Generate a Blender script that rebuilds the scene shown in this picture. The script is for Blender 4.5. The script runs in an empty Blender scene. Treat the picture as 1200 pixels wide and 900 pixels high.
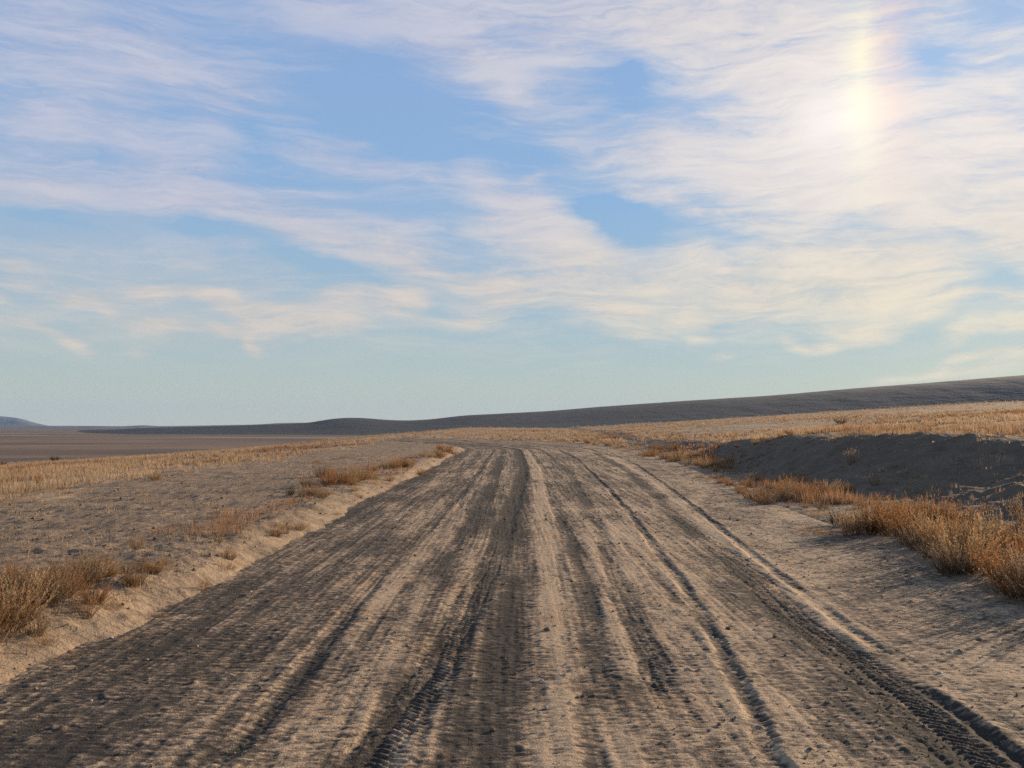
import bpy, math, random
import numpy as np

random.seed(7)
rng = np.random.default_rng(11)
scene = bpy.context.scene
COL = scene.collection
R = math.radians

# ------------------------------------------------------------------ exposure and sun
EXPOSURE = 0.9
EV = 2.0 ** EXPOSURE
SUN_EL, SUN_AZ = 13.0, 50.0          # azimuth measured from +Y towards +X
EYE = 1.6

# ------------------------------------------------------------------ small helpers
def tag(o, label=None, cat=None, group=None, kind=None):
    if label: o['label'] = label
    if cat: o['category'] = cat
    if group: o['group'] = group
    if kind: o['kind'] = kind
    return o

def link(name, data, mat=None, parent=None):
    o = bpy.data.objects.new(name, data)
    COL.objects.link(o)
    if mat is not None and len(data.materials) == 0:
        data.materials.append(mat)
    if parent is not None:
        o.parent = parent
    return o

def mesh_np(name, verts, faces, nside, smooth=False):
    """verts (n,3), faces (m,nside) numpy -> mesh"""
    me = bpy.data.meshes.new(name)
    n, m = len(verts), len(faces)
    me.vertices.add(n)
    me.vertices.foreach_set('co', np.ascontiguousarray(verts, dtype=np.float32).ravel())
    me.loops.add(m * nside)
    me.loops.foreach_set('vertex_index', np.ascontiguousarray(faces, dtype=np.int32).ravel())
    me.polygons.add(m)
    me.polygons.foreach_set('loop_start', np.arange(0, m * nside, nside, dtype=np.int32))
    if smooth:
        me.polygons.foreach_set('use_smooth', np.ones(m, dtype=bool))
    me.update(calc_edges=True)
    return me

def attr(me, name, values):
    a = me.attributes.new(name, 'FLOAT', 'POINT')
    a.data.foreach_set('value', np.ascontiguousarray(values, dtype=np.float32))

def grid_faces(nr, nc):
    i = np.arange(nr - 1)[:, None] * nc + np.arange(nc - 1)[None, :]
    i = i.ravel()
    return np.stack([i, i + 1, i + nc + 1, i + nc], 1)

def sstep(a, b, x):
    t = np.clip((x - a) / (b - a), 0, 1)
    return t * t * (3 - 2 * t)

# ------------------------------------------------------------------ noise in numpy
def _hash(ix, iy, seed):
    h = (ix.astype(np.int64) * 374761393 + iy.astype(np.int64) * 668265263 + seed * 1442695041) & 0xFFFFFFFF
    h = ((h ^ (h >> 13)) * 1274126177) & 0xFFFFFFFF
    return (h ^ (h >> 16)) & 0xFFFF

_GC = np.cos(np.arange(1024) * (2 * math.pi / 1024)); _GS = np.sin(np.arange(1024) * (2 * math.pi / 1024))
def perlin(x, y, seed=0):
    x = np.asarray(x, dtype=np.float64); y = np.asarray(y, dtype=np.float64)
    x, y = np.broadcast_arrays(x, y)
    ix = np.floor(x).astype(np.int64); iy = np.floor(y).astype(np.int64)
    fx = x - ix; fy = y - iy
    u = fx * fx * fx * (fx * (fx * 6 - 15) + 10); v = fy * fy * fy * (fy * (fy * 6 - 15) + 10)
    def g(dx, dy):
        a = _hash(ix + dx, iy + dy, seed) & 1023
        return _GC[a] * (fx - dx) + _GS[a] * (fy - dy)
    a = g(0, 0); b = g(1, 0); c = g(0, 1); d = g(1, 1)
    return 1.5 * ((a + u * (b - a)) * (1 - v) + (c + u * (d - c)) * v)

def fbm(x, y, octaves=4, seed=0, gain=0.5):
    s = 0; amp = 1; tot = 0
    for k in range(octaves):
        s = s + amp * perlin(x * 2.03 ** k + 17.3 * k, y * 2.03 ** k - 9.1 * k, seed + k)
        tot += amp; amp *= gain
    return s / tot

# ------------------------------------------------------------------ camera maths (where a thing of the photo stands on the ground)
FPX = 1000.0
TH = math.atan(48 / FPX)
FW = np.array([0, math.cos(TH), math.sin(TH)]); UP = np.array([0, -math.sin(TH), math.cos(TH)])
def ray(px, py):
    d = FW + (px - 600) / FPX * np.array([1.0, 0, 0]) + (450 - py) / FPX * UP
    return d / d[1]                   # per metre of Y
def azel(px, py):
    d = ray(px, py)
    return math.degrees(math.atan2(d[0], d[1])), math.degrees(math.asin(d[2] / np.linalg.norm(d)))
def flat(px, py):
    d = ray(px, py); k = -EYE / d[2]
    return d[0] * k, k

# ------------------------------------------------------------------ terrain
T0, RB = 54.0, 28.0                   # the road runs straight to Y = T0, then bends left with radius RB
def road_st(x, y):
    ang = np.arctan2(y - T0, x + RB)
    r = np.hypot(x + RB, y - T0)
    bend = y > T0
    s = np.where(bend, r - RB, x)
    t = np.where(bend, T0 + RB * ang, y)
    return s, t

def right_edge(t):
    return 4.5 + 0.085 * np.clip(t - 6, 0, 40)

def bank(x, y):
    """height of the ploughed bank right of the road"""
    xf = 6.9 + 0.035 * np.clip(y - 12, -30, 80) + 0.45 * fbm(y * 0.09, y * 0 + 3.3, 2, 51)
    h = 1.24 - 0.56 * sstep(24, 46, y) - 0.35 * sstep(50, 80, y)
    h = h * (1 + 0.30 * fbm(x * 0.12, y * 0.16, 3, 53))
    w = 2.9 + 0.8 * perlin(x * 0, y * 0.15, 52) + 4.6 * (1 - sstep(17, 27, y))
    lump = fbm(x * 0.9, y * 1.2, 3, 54) * (0.10 + 0.16 * (1 - sstep(15, 24, y)))
    k = (x - xf) / w
    return h * sstep(0, 1, k) + lump * sstep(0.0, 0.35, k) * (1 - sstep(0.6, 1.15, k)), xf

def base(x, y):
    z = 0.011 * np.clip(y - 60, 0, 100) * sstep(-70, 0, x)
    left = np.clip(-10 - x, 0, None)
    z = z - 24 * (1 - np.exp(-left * 0.074 / 24))
    b, xf = bank(x, y)
    right = np.clip(x - xf - 4.5 - 2.5 * (1 - sstep(17, 27, y)), 0, None)
    z = z + b + 14 * (1 - np.exp(-right * 0.068 / 14))
    far = sstep(150, 420, y + 25 * fbm(x * 0.01, y * 0.01, 2, 5))
    plain = -22 + 2.0 * fbm(x * 0.0012, y * 0.0012, 3, 8)
    near = z + 0.12 * fbm(x * 0.06, y * 0.06, 3, 6) * sstep(8, 30, np.abs(x)) \
             + 0.5 * fbm(x * 0.018, y * 0.018, 2, 7) * sstep(45, 120, np.hypot(x, y))
    return near * (1 - far) + plain * far

def ground_z(x, y, detail=True):
    z = base(x, y)
    s, t = road_st(x, y)
    wob = 0.22 * fbm(t * 0.35, t * 0 + 1.7, 3, 21) + 0.08 * fbm(s * 2, t * 2, 2, 24)
    lft = sstep(-2.55, -3.75, s + wob)                 # 1 left of the road
    re = right_edge(t)
    rgt = sstep(re - 0.7, re + 0.1, s + 0.3 * fbm(t * 0.3, t * 0 + 9.2, 3, 22))
    off = -0.14 + lft * (0.14 + 0.17 + 0.05 * fbm(t * 0.5, t * 0, 2, 25) - 0.08 * sstep(-5, -9, s)) + rgt * 0.15
    inside = (t < 160)
    z = z + np.where(inside, off, 0.03)
    if detail:
        use = (np.hypot(x, y) < 160) & ~((s > -2.1) & (s < re - 1.4) & (t < 118))
        if np.any(use):
            z = np.array(z, dtype=float)
            z[use] += soil_detail(x[use], y[use], s[use], t[use], wob[use], lft[use], rgt[use])
    return z

def soil_detail(x, y, s, t, wob, lft, rgt):
    fade = 1 - sstep(60, 160, np.hypot(x, y))
    n1 = fbm(x * 1.3, y * 1.3, 3, 31) * 0.030
    n2 = fbm(x * 4.0, y * 5.5, 3, 32) * 0.017
    n3 = fbm(x * 13, y * 19, 3, 33) * 0.014
    crust = np.clip(0.35 - np.abs(fbm(x * 3.1, y * 3.1, 3, 34)) * 2.2, 0, 1) * 0.030
    bank_rough = sstep(6.5, 8.5, x) * (1 - sstep(11.5, 13.5, x))
    gully = np.abs(fbm(x * 0.5, y * 1.6, 3, 38)) * 0.16 * bank_rough
    rr = 0.55 + 0.45 * lft + 0.9 * bank_rough
    n4 = np.clip(fbm(x * 8.5, y * 8.5, 3, 35) - 0.05, 0, 1) * 0.075
    furrow = 0.024 * perlin(x * 0.9 + y * 0.25, y * 2.6 - x * 0.5, 36) * lft
    lipz = sstep(-4.7, -3.9, s + wob) * (1 - sstep(-3.3, -2.9, s + wob))
    return fade * (gully + rr * (n1 + n2 + n3 + crust) + furrow + n4 * (0.35 + 0.25 * lft + 0.2 * lipz) + lipz * 0.03 * fbm(x * 2.7, y * 2.7, 3, 37))

def grass_mask(x, y):
    """1 where the dry grass plain is, 0 on bare soil"""
    s, t = road_st(x, y)
    n = fbm(x * 0.13, y * 0.13, 4, 41)
    b, xf = bank(x, y)
    right = sstep(2.7, 4.0, x - xf - 3.6 * (1 - sstep(17, 27, y)) + 1.1 * n) * sstep(-20, 10, y)
    edge = -9.0 - 0.02 * y + 2.2 * n
    left = sstep(0, 1.2, edge - x) * sstep(13.5, 18.5, y + 3.5 * n + 0.25 * np.clip(-x - 9, 0, 50))
    outer = sstep(8.2, 10.0, s + 1.5 * n) * sstep(50, 58, y)
    inner = sstep(-6.5, -9.5, s + 1.5 * n) * sstep(58, 66, y)
    return np.clip(np.maximum.reduce([right, left, outer, inner]), 0, 1)

def hit(px, py):
    """the point of the ground seen at this pixel of the photograph"""
    d = ray(px, py)
    ys = np.concatenate([np.linspace(2.5, 60, 1200), np.linspace(60.2, 400, 900)])
    zs = base(d[0] * ys, ys)
    s, t = road_st(d[0] * ys, ys)
    below = np.where(EYE + d[2] * ys <= zs)[0]
    k = below[0] if len(below) else len(ys) - 1
    return d[0] * ys[k], ys[k]

# ------------------------------------------------------------------ node helper
class NT:
    def __init__(self, tree):
        self.t = tree; self.n = tree.nodes; self.l = tree.links
    def node(self, kind, **kw):
        nd = self.n.new(kind)
        for k, v in kw.items(): setattr(nd, k, v)
        return nd
    def put(self, sock, v):
        if isinstance(v, bpy.types.NodeSocket): self.l.new(v, sock)
        elif v is not None: sock.default_value = v
    def m(self, op, a, b=None, c=None, clamp=False):
        nd = self.node('ShaderNodeMath', operation=op, use_clamp=clamp)
        for i, v in enumerate((a, b, c)):
            if v is not None: self.put(nd.inputs[i], v)
        return nd.outputs[0]
    def v(self, op, a, b=None, c=None):
        nd = self.node('ShaderNodeVectorMath', operation=op)
        for i, x in enumerate((a, b, c)):
            if x is not None: self.put(nd.inputs[i], x)
        return nd.outputs['Value'] if op in ('DOT_PRODUCT', 'LENGTH', 'DISTANCE') else nd.outputs[0]
    def noise(self, vec, scale, detail=3, rough=0.5, color=False, dist=0.0, kind='FBM'):
        nd = self.node('ShaderNodeTexNoise', noise_dimensions='3D', noise_type=kind)
        self.put(nd.inputs['Vector'], vec); nd.inputs['Scale'].default_value = scale
        nd.inputs['Detail'].default_value = detail; nd.inputs['Roughness'].default_value = rough
        nd.inputs['Distortion'].default_value = dist
        return nd.outputs['Color' if color else 'Fac']
    def mapping(self, vec, loc=(0, 0, 0), rot=(0, 0, 0), scale=(1, 1, 1), kind='POINT'):
        nd = self.node('ShaderNodeMapping', vector_type=kind)
        self.put(nd.inputs['Vector'], vec)
        if kind != 'NORMAL': nd.inputs['Location'].default_value = loc
        nd.inputs['Rotation'].default_value = rot; nd.inputs['Scale'].default_value = scale
        return nd.outputs[0]
    def rng(self, x, a, b, c=0.0, d=1.0, smooth=True):
        nd = self.node('ShaderNodeMapRange', interpolation_type='SMOOTHSTEP' if smooth else 'LINEAR')
        self.put(nd.inputs['Value'], x)
        for k, val in zip(('From Min', 'From Max', 'To Min', 'To Max'), (a, b, c, d)): self.put(nd.inputs[k], val)
        return nd.outputs[0]
    def mix(self, f, a, b, blend='MIX'):
        nd = self.node('ShaderNodeMix', data_type='RGBA', blend_type=blend)
        self.put(nd.inputs[0], f)
        def c4(x): return x if isinstance(x, bpy.types.NodeSocket) else (*x[:3], 1.0)
        self.put(nd.inputs[6], c4(a)); self.put(nd.inputs[7], c4(b))
        return nd.outputs[2]
    def attr(self, name):
        return self.node('ShaderNodeAttribute', attribute_name=name).outputs['Fac']
    def ramp(self, x, stops, mode='LINEAR'):
        nd = self.node('ShaderNodeValToRGB'); cr = nd.color_ramp; cr.interpolation = mode
        while len(cr.elements) < len(stops): cr.elements.new(0.5)
        for e, (p, c) in zip(cr.elements, stops): e.position = p; e.color = (*c, 1)
        self.put(nd.inputs[0], x)
        return nd.outputs[0]

def new_mat(name):
    m = bpy.data.materials.new(name); m.use_nodes = True
    t = NT(m.node_tree); t.n.clear()
    out = t.node('ShaderNodeOutputMaterial')
    return m, t, out

def principled(t, out, color, rough=0.95, normal=None, spec=0.12):
    b = t.node('ShaderNodeBsdfPrincipled')
    t.put(b.inputs['Base Color'], color if isinstance(color, bpy.types.NodeSocket) else (*color, 1))
    t.put(b.inputs['Roughness'], rough); b.inputs['Specular IOR Level'].default_value = spec
    if normal is not None: t.put(b.inputs['Normal'], normal)
    t.l.new(b.outputs[0], out.inputs['Surface'])
    return b

def bump(t, h, strength, dist, normal=None):
    b = t.node('ShaderNodeBump'); b.inputs['Strength'].default_value = strength; b.inputs['Distance'].default_value = dist
    t.put(b.inputs['Height'], h)
    if normal is not None: t.put(b.inputs['Normal'], normal)
    return b.outputs[0]

# ------------------------------------------------------------------ materials
def road_material():
    m, t, out = new_mat('packed_dirt')
    pos = t.node('ShaderNodeTexCoord').outputs['Object']
    dust = t.attr('dust')
    n1 = t.noise(pos, 2.2, 5, 0.62); n2 = t.noise(pos, 22, 4, 0.6); n3 = t.noise(pos, 90, 3, 0.6)
    stretched = t.mapping(pos, scale=(1.0, 0.12, 1.0))
    n4 = t.noise(stretched, 7, 4, 0.6)
    d = t.m('MULTIPLY_ADD', t.m('SUBTRACT', n1, 0.5), 0.55, dust)
    d = t.m('MULTIPLY_ADD', t.m('SUBTRACT', n2, 0.5), 0.85, d)
    d = t.m('MULTIPLY_ADD', t.m('SUBTRACT', n3, 0.5), 0.5, d)
    d = t.m('MULTIPLY_ADD', t.m('SUBTRACT', n4, 0.5), 0.55, d)
    n6 = t.noise(t.mapping(pos, scale=(10, 38, 20)), 1.0, 4, 0.68)
    d = t.m('MULTIPLY_ADD', t.m('SUBTRACT', n6, 0.5), 1.45, d)
    d = t.rng(d, 0.05, 1.0)
    c = t.ramp(d, [(0.0, (0.054, 0.047, 0.039)), (0.35, (0.125, 0.100, 0.078)), (0.7, (0.245, 0.180, 0.124)), (1.0, (0.42, 0.31, 0.205))])
    tint = t.noise(pos, 1.1, 3, 0.5)
    c = t.mix(t.rng(tint, 0.5, 0.75, 0, 0.35), c, (0.26, 0.18, 0.13), 'OVERLAY')
    h = t.m('ADD', t.m('MULTIPLY', n6, 0.8), t.m('MULTIPLY', n3, 0.5))
    nrm = bump(t, h, 0.9, 0.016)
    principled(t, out, c, 0.95, nrm)
    return m

def ground_material():
    m, t, out = new_mat('dry_soil')
    pos = t.node('ShaderNodeTexCoord').outputs['Object']
    sep = t.node('ShaderNodeSeparateXYZ'); t.put(sep.inputs[0], pos)
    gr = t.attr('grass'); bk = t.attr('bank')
    n0 = t.noise(pos, 0.35, 4, 0.6); n1 = t.noise(pos, 1.7, 5, 0.65); n2 = t.noise(pos, 16, 4, 0.6); n3 = t.noise(pos, 70, 3, 0.6)
    # bare soil
    n6 = t.noise(t.mapping(pos, scale=(9, 30, 16)), 1.0, 4, 0.68)
    f = t.m('ADD', t.m('MULTIPLY', n1, 0.38), t.m('ADD', t.m('MULTIPLY', n2, 0.24), t.m('MULTIPLY', n6, 0.48)))
    f = t.m('SUBTRACT', f, 0.05)
    soil = t.ramp(t.rng(f, 0.30, 0.70, smooth=False), [(0, (0.075, 0.060, 0.046)), (0.42, (0.205, 0.152, 0.106)), (1, (0.38, 0.28, 0.19))])
    soil = t.mix(t.rng(t.attr('lip'), 0, 1, 0, 0.75), soil, t.mix(n2, (0.22, 0.165, 0.11), (0.40, 0.30, 0.195)))
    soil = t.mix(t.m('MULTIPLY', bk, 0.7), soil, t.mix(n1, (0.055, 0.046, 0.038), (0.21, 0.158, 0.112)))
    # grass plain: straw litter between the tufts
    g1 = t.rng(t.m('ADD', t.m('MULTIPLY', n0, 0.5), t.m('MULTIPLY', n1, 0.5)), 0.33, 0.67, smooth=False)
    grass = t.ramp(g1, [(0, (0.12, 0.08, 0.052)), (0.3, (0.23, 0.15, 0.092)), (0.65, (0.36, 0.26, 0.165)), (1, (0.48, 0.36, 0.24))])
    gm = t.rng(t.m('MULTIPLY_ADD', t.m('SUBTRACT', n1, 0.5), 0.6, gr), 0.25, 0.75)
    col = t.mix(gm, soil, grass)
    # far plain
    far = t.mapping(pos, scale=(0.0012, 0.0042, 0.001))
    f1 = t.noise(far, 1.0, 6, 0.62); f2 = t.noise(far, 4.0, 4, 0.6)
    plain = t.ramp(t.rng(f1, 0.33, 0.67, smooth=False), [(0, (0.085, 0.062, 0.048)), (0.45, (0.175, 0.118, 0.080)), (0.75, (0.25, 0.168, 0.105)), (1, (0.34, 0.235, 0.135))])
    plain = t.mix(t.rng(f2, 0.48, 0.62, 0, 0.75), plain, (0.075, 0.064, 0.056))
    col = t.mix(t.attr('plain'), col, plain)
    nrm = bump(t, t.m('ADD', n2, t.m('ADD', t.m('MULTIPLY', n6, 0.6), t.m('MULTIPLY', n3, 0.45))), 0.8, 0.024)
    principled(t, out, col, 0.95, nrm)
    return m

def hill_material(name, c0, c1, sc):
    m, t, out = new_mat(name)
    pos = t.node('ShaderNodeTexCoord').outputs['Object']
    n = t.noise(pos, sc, 6, 0.65); n2 = t.noise(t.mapping(pos, scale=(1, 1, 3.0)), sc * 4, 4, 0.6)
    f = t.rng(t.m('ADD', t.m('MULTIPLY', n, 0.6), t.m('MULTIPLY', n2, 0.4)), 0.35, 0.65)
    principled(t, out, t.mix(f, c0, c1), 1.0, bump(t, n2, 0.5, 6.0))
    return m

def plant_material(name, base_c, tip_c, alt_c, trans=0.45, hue=None):
    m, t, out = new_mat(name)
    tip = t.attr('tip'); rnd = t.attr('shade')
    info = t.node('ShaderNodeObjectInfo').outputs['Random']
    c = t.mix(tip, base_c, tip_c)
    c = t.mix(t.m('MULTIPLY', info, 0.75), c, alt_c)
    if hue: c = t.mix(t.m('MULTIPLY', t.attr('hue'), 0.9), c, (0.26, 0.115, 0.05))
    c = t.mix(1.0, c, t.mix(rnd, (0.62, 0.60, 0.58), (1.25, 1.25, 1.25)), 'MULTIPLY')
    d = t.node('ShaderNodeBsdfDiffuse'); tr = t.node('ShaderNodeBsdfTranslucent')
    t.put(d.inputs[0], c); t.put(tr.inputs[0], c)
    mx = t.node('ShaderNodeMixShader'); mx.inputs[0].default_value = trans
    t.l.new(d.outputs[0], mx.inputs[1]); t.l.new(tr.outputs[0], mx.inputs[2])
    t.l.new(mx.outputs[0], out.inputs['Surface'])
    return m

def stone_material():
    m, t, out = new_mat('stone')
    pos = t.node('ShaderNodeTexCoord').outputs['Object']
    n = t.noise(pos, 30, 4, 0.6)
    info = t.node('ShaderNodeObjectInfo').outputs['Random']
    c = t.mix(info, t.mix(n, (0.30, 0.26, 0.21), (0.45, 0.40, 0.33)), t.mix(n, (0.5, 0.46, 0.40), (0.66, 0.62, 0.56)))
    principled(t, out, c, 0.85, bump(t, n, 0.4, 0.004))
    return m

def clod_material():
    m, t, out = new_mat('soil_clods')
    pos = t.node('ShaderNodeTexCoord').outputs['Object']
    n = t.noise(pos, 9, 4, 0.7)
    c = t.ramp(t.rng(n, 0.3, 0.7, smooth=False), [(0, (0.07, 0.056, 0.044)), (0.55, (0.17, 0.13, 0.094)), (1, (0.33, 0.25, 0.175))])
    principled(t, out, c, 0.95)
    return m

MAT_ROAD = road_material()
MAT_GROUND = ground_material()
MAT_HILL = hill_material('sage_hillside', (0.022, 0.025, 0.026), (0.042, 0.041, 0.040), 0.003)
MAT_MOUNT = hill_material('far_mountain', (0.10, 0.10, 0.10), (0.16, 0.15, 0.14), 0.001)
MAT_RUST = plant_material('rust_weed', (0.14, 0.070, 0.034), (0.39, 0.195, 0.080), (0.36, 0.235, 0.13))
MAT_STRAW = plant_material('straw_weed', (0.22, 0.14, 0.075), (0.50, 0.37, 0.23), (0.42, 0.27, 0.14))
MAT_GREY = plant_material('grey_weed', (0.13, 0.10, 0.07), (0.30, 0.235, 0.165), (0.33, 0.24, 0.15), 0.35)
MAT_STEM = plant_material('weed_stem', (0.12, 0.06, 0.03), (0.27, 0.15, 0.07), (0.22, 0.14, 0.08), 0.2)
MAT_DARKWEED = plant_material('dark_weed', (0.045, 0.035, 0.025), (0.085, 0.065, 0.045), (0.09, 0.055, 0.03), 0.25)
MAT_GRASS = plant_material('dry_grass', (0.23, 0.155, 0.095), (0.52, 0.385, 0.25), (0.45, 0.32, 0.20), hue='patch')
MAT_STONE = stone_material()
MAT_CLOD = clod_material()

# ------------------------------------------------------------------ wheel tracks, clicked on the photograph and laid on the ground
# pixels down the track, half width, depth, change of dust, tread ribs, ridge at the sides
TRACKS = [
 ([(425,900),(510,780),(570,667),(597,600),(614,550)], .17, .035, -.38, 1.0, .016),
 ([(578,900),(600,700),(607,600),(612,550)],           .20, .020, -.50, 0.0, .006),
 ([(648,900),(646,700),(640,600),(630,550)],           .20, .000, +.42, 0.0, .0),
 ([(712,900),(693,750),(683,667),(652,600),(636,550)], .11, .024, -.32, 0.0, .010),
 ([(765,800),(758,767),(720,683),(702,620),(668,555)], .12, .026, -.34, 0.6, .010),
 ([(735,900),(722,750),(700,667),(672,590)],           .13, .000, +.28, 0.0, .0),
 ([(912,900),(877,823),(840,750),(800,687),(752,620),(715,575),(676,538)], .065, .045, -.35, 0.0, .020),
 ([(1010,880),(943,800),(905,757),(850,690)],          .20, .020, -.38, 0.0, .0),
 ([(1140,895),(1047,813),(987,763),(933,727),(883,677),(800,610),(742,556),(692,527)], .20, .030, -.50, 1.0, .018),
 ([(1210,900),(1165,865),(1120,833)],                  .060, .085, -.45, 0.0, .022),
 ([(1020,753),(987,730),(943,697),(900,663),(833,610),(782,570),(746,545),(702,524)], .065, .042, -.30, 0.0, .018),
 ([(1000,748),(960,715),(915,680),(860,640),(816,610),(762,563),(722,538)], .13, .000, +.60, 0.0, .0),
 ([(980,900),(915,820),(860,740),(800,660),(730,590)], .30, .000, +.20, 0.0, .0),
 ([(820,900),(790,800),(750,700),(700,600)],           .22, .000, +.25, 0.0, .0),
 ([(300,870),(333,847),(383,780),(440,735),(500,680),(558,605),(580,560)], .17, .018, -.42, 0.0, .006),
 ([(240,900),(295,855),(340,800),(420,700),(500,620),(548,570)], .09, .030, -.26, 0.5, .012),
 ([(300,900),(400,800),(470,700),(540,610)],           .18, .000, +.38, 0.0, .0),
 ([(0,890),(130,790),(250,710),(380,620),(480,565),(534,535)], .42, .020, -.30, 0.0, .0),
 ([(60,900),(150,845),(260,770),(380,670),(470,600),(530,555)], .20, .012, -.20, 0.0, .0),
 ([(110,890),(215,805),(330,700),(440,610),(520,558)], .20, .000, +.22, 0.0, .0),
 ([(470,900),(530,780),(578,690),(600,620)],           .14, .000, +.20, 0.0, .0),
]
TR = []
for pts, w, d, dd, rib, ridge in TRACKS:
    g = sorted([flat(*p) for p in pts], key=lambda q: q[1])
    TR.append((np.array([q[1] for q in g]), np.array([q[0] for q in g]), w, d, dd, rib, ridge, pts[0][1] < 898))

def road_surface(s, t, z0):
    """height and dust of the driven surface"""
    z = z0 + 0.030 * fbm(s * 0.5, t * 0.28, 3, 61)
    sw = s + 0.10 * perlin(s * 0.3, t * 0.12, 63)
    streak = fbm(sw * 2.4, t * 0.06, 3, 62)
    mid = fbm(sw * 8.0, t * 0.16, 3, 64)
    fine = fbm(sw * 24.0, t * 0.55, 3, 75)
    patch = fbm(s * 0.9, t * 0.45, 4, 65)
    e8 = np.interp(t, TR[10][0], TR[10][1])
    driven = 1 - 0.85 * sstep(e8 - 0.1, e8 + 0.5, s + 0.25 * patch)
    streak, mid, fine = streak * driven, mid * driven, fine * driven
    speck = fbm(s * 3.2, t * 6.0, 4, 76)
    dust = 0.52 + 0.34 * streak + 0.46 * mid + 0.32 * fine + 0.45 * patch + (0.12 + 0.35 * (1 - driven)) * speck
    dust = dust + 0.10 * sstep(0.5, 4.0, s) - 0.02 * sstep(-0.8, -3.2, s)
    z = z + 0.006 * mid + 0.0045 * fine
    edge = sstep(-2.85, -3.4, s)
    dust = dust + 0.3 * edge
    damp = np.ones_like(z)
    for yy, xx, w, d, dd, rib, ridge, closed in TR:
        c = np.interp(t, yy, xx)
        c = c + 0.02 * perlin(t * 1.3, t * 0 + w * 50, 66)
        q = (s - c)
        on = np.ones_like(t)
        if yy[-1] < 20: on = 1 - sstep(yy[-1], yy[-1] + 0.8, t)
        if closed: on = on * sstep(yy[0] - 0.5, yy[0], t)
        breaks = np.clip(0.85 + 0.9 * fbm(t * 0.45 + w * 31, s * 1.2, 3, 67), 0.3, 1.25)
        ww = w * (1 + 0.25 * perlin(t * 0.7, t * 0 + c * 0 + w * 77, 68))
        prof = np.exp(-(q / ww) ** 4)
        dust = dust + 1.2 * dd * on * breaks * np.exp(-(q / (ww * 1.15)) ** 2)
        if d > 0:
            z = z - 0.36 * d * on * prof * np.clip(breaks, 0.2, 1)
            if ridge:
                rn = np.clip(0.8 + 1.2 * perlin(t * 2.5, q * 3, 69), 0.1, 1.6)
                rz = 0.34 * ridge * on * rn * (np.exp(-((np.abs(q) - ww * 1.35) / (0.05 + 0.15 * ww)) ** 2))
                z = z + rz
                dust = dust + 20 * rz
            damp = damp * (1 - 0.5 * on * prof)
        if rib:
            fr = (1 - sstep(8, 15, t)) * on * prof
            lug = np.sign(np.sin(q / ww * 7.0)) * 0.5
            z = z + rib * 0.0055 * fr * np.sin((t + lug * 0.05 + np.abs(q) * 0.8) * 2 * math.pi / 0.06)
            z = z - rib * 0.005 * fr * (np.cos(q / ww * 9) > 0.75)
    rough = np.clip(1.15 - 0.75 * dust, 0.25, 1.1) * (0.5 + 0.5 * damp)
    cl = fbm(s * 5.5, t * 5.5, 4, 71, 0.6)
    fleck = fbm(s * 10, t * 21, 3, 72) * 0.7 + 0.5 * fbm(s * 26, t * 44, 2, 78)
    z = z + rough * 0.008 * cl + (0.0045 + 0.0070 * rough) * fleck
    dust = dust + 0.75 * fleck
    z = z + 0.05 * np.clip(fbm(s * 7.3, t * 7.3, 3, 74) - 0.42, 0, 1)
    dust = dust + 0.55 * np.clip(cl, -0.5, 0.5) * 0.6
    return z, dust

def build_road():
    ts = [-14.0]
    while ts[-1] < 132:
        y = ts[-1]
        if y < 2.0: dt = 0.12
        elif y < T0: dt = min(max(0.012, y * y / 1600 * 0.55), 0.5)
        else: dt = 0.4
        ts.append(y + dt)
    ts = np.array(ts); ss = np.concatenate([np.linspace(-4.4, 5.6, 820), np.linspace(5.6, 9.6, 100)[1:]])
    S, T = np.meshgrid(ss, ts)
    ang = np.clip(T - T0, 0, None) / RB
    X = np.where(T > T0, (RB + S) * np.cos(ang) - RB, S)
    Y = np.where(T > T0, (RB + S) * np.sin(ang) + T0, T)
    z0 = base(X, Y)
    Z, dust = road_surface(S, T, z0)
    re = right_edge(T)
    Z = Z - 0.10 * sstep(-3.9, -4.4, S) - 0.20 * sstep(re - 0.2, re + 0.6, S)
    f = grid_faces(len(ts), len(ss))
    keep = (S < re + 0.7).ravel()
    f = f[keep[f].all(1)]
    me = mesh_np('road', np.stack([X, Y, Z], -1).reshape(-1, 3), f, 4, True)
    attr(me, 'dust', dust.ravel())
    tag(link('road', me, MAT_ROAD), kind='structure')

def axis_out(start, step, growth, limit):
    v = [start]; d = step
    while v[-1] < limit: d *= growth; v.append(v[-1] + d)
    return v[1:]

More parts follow.
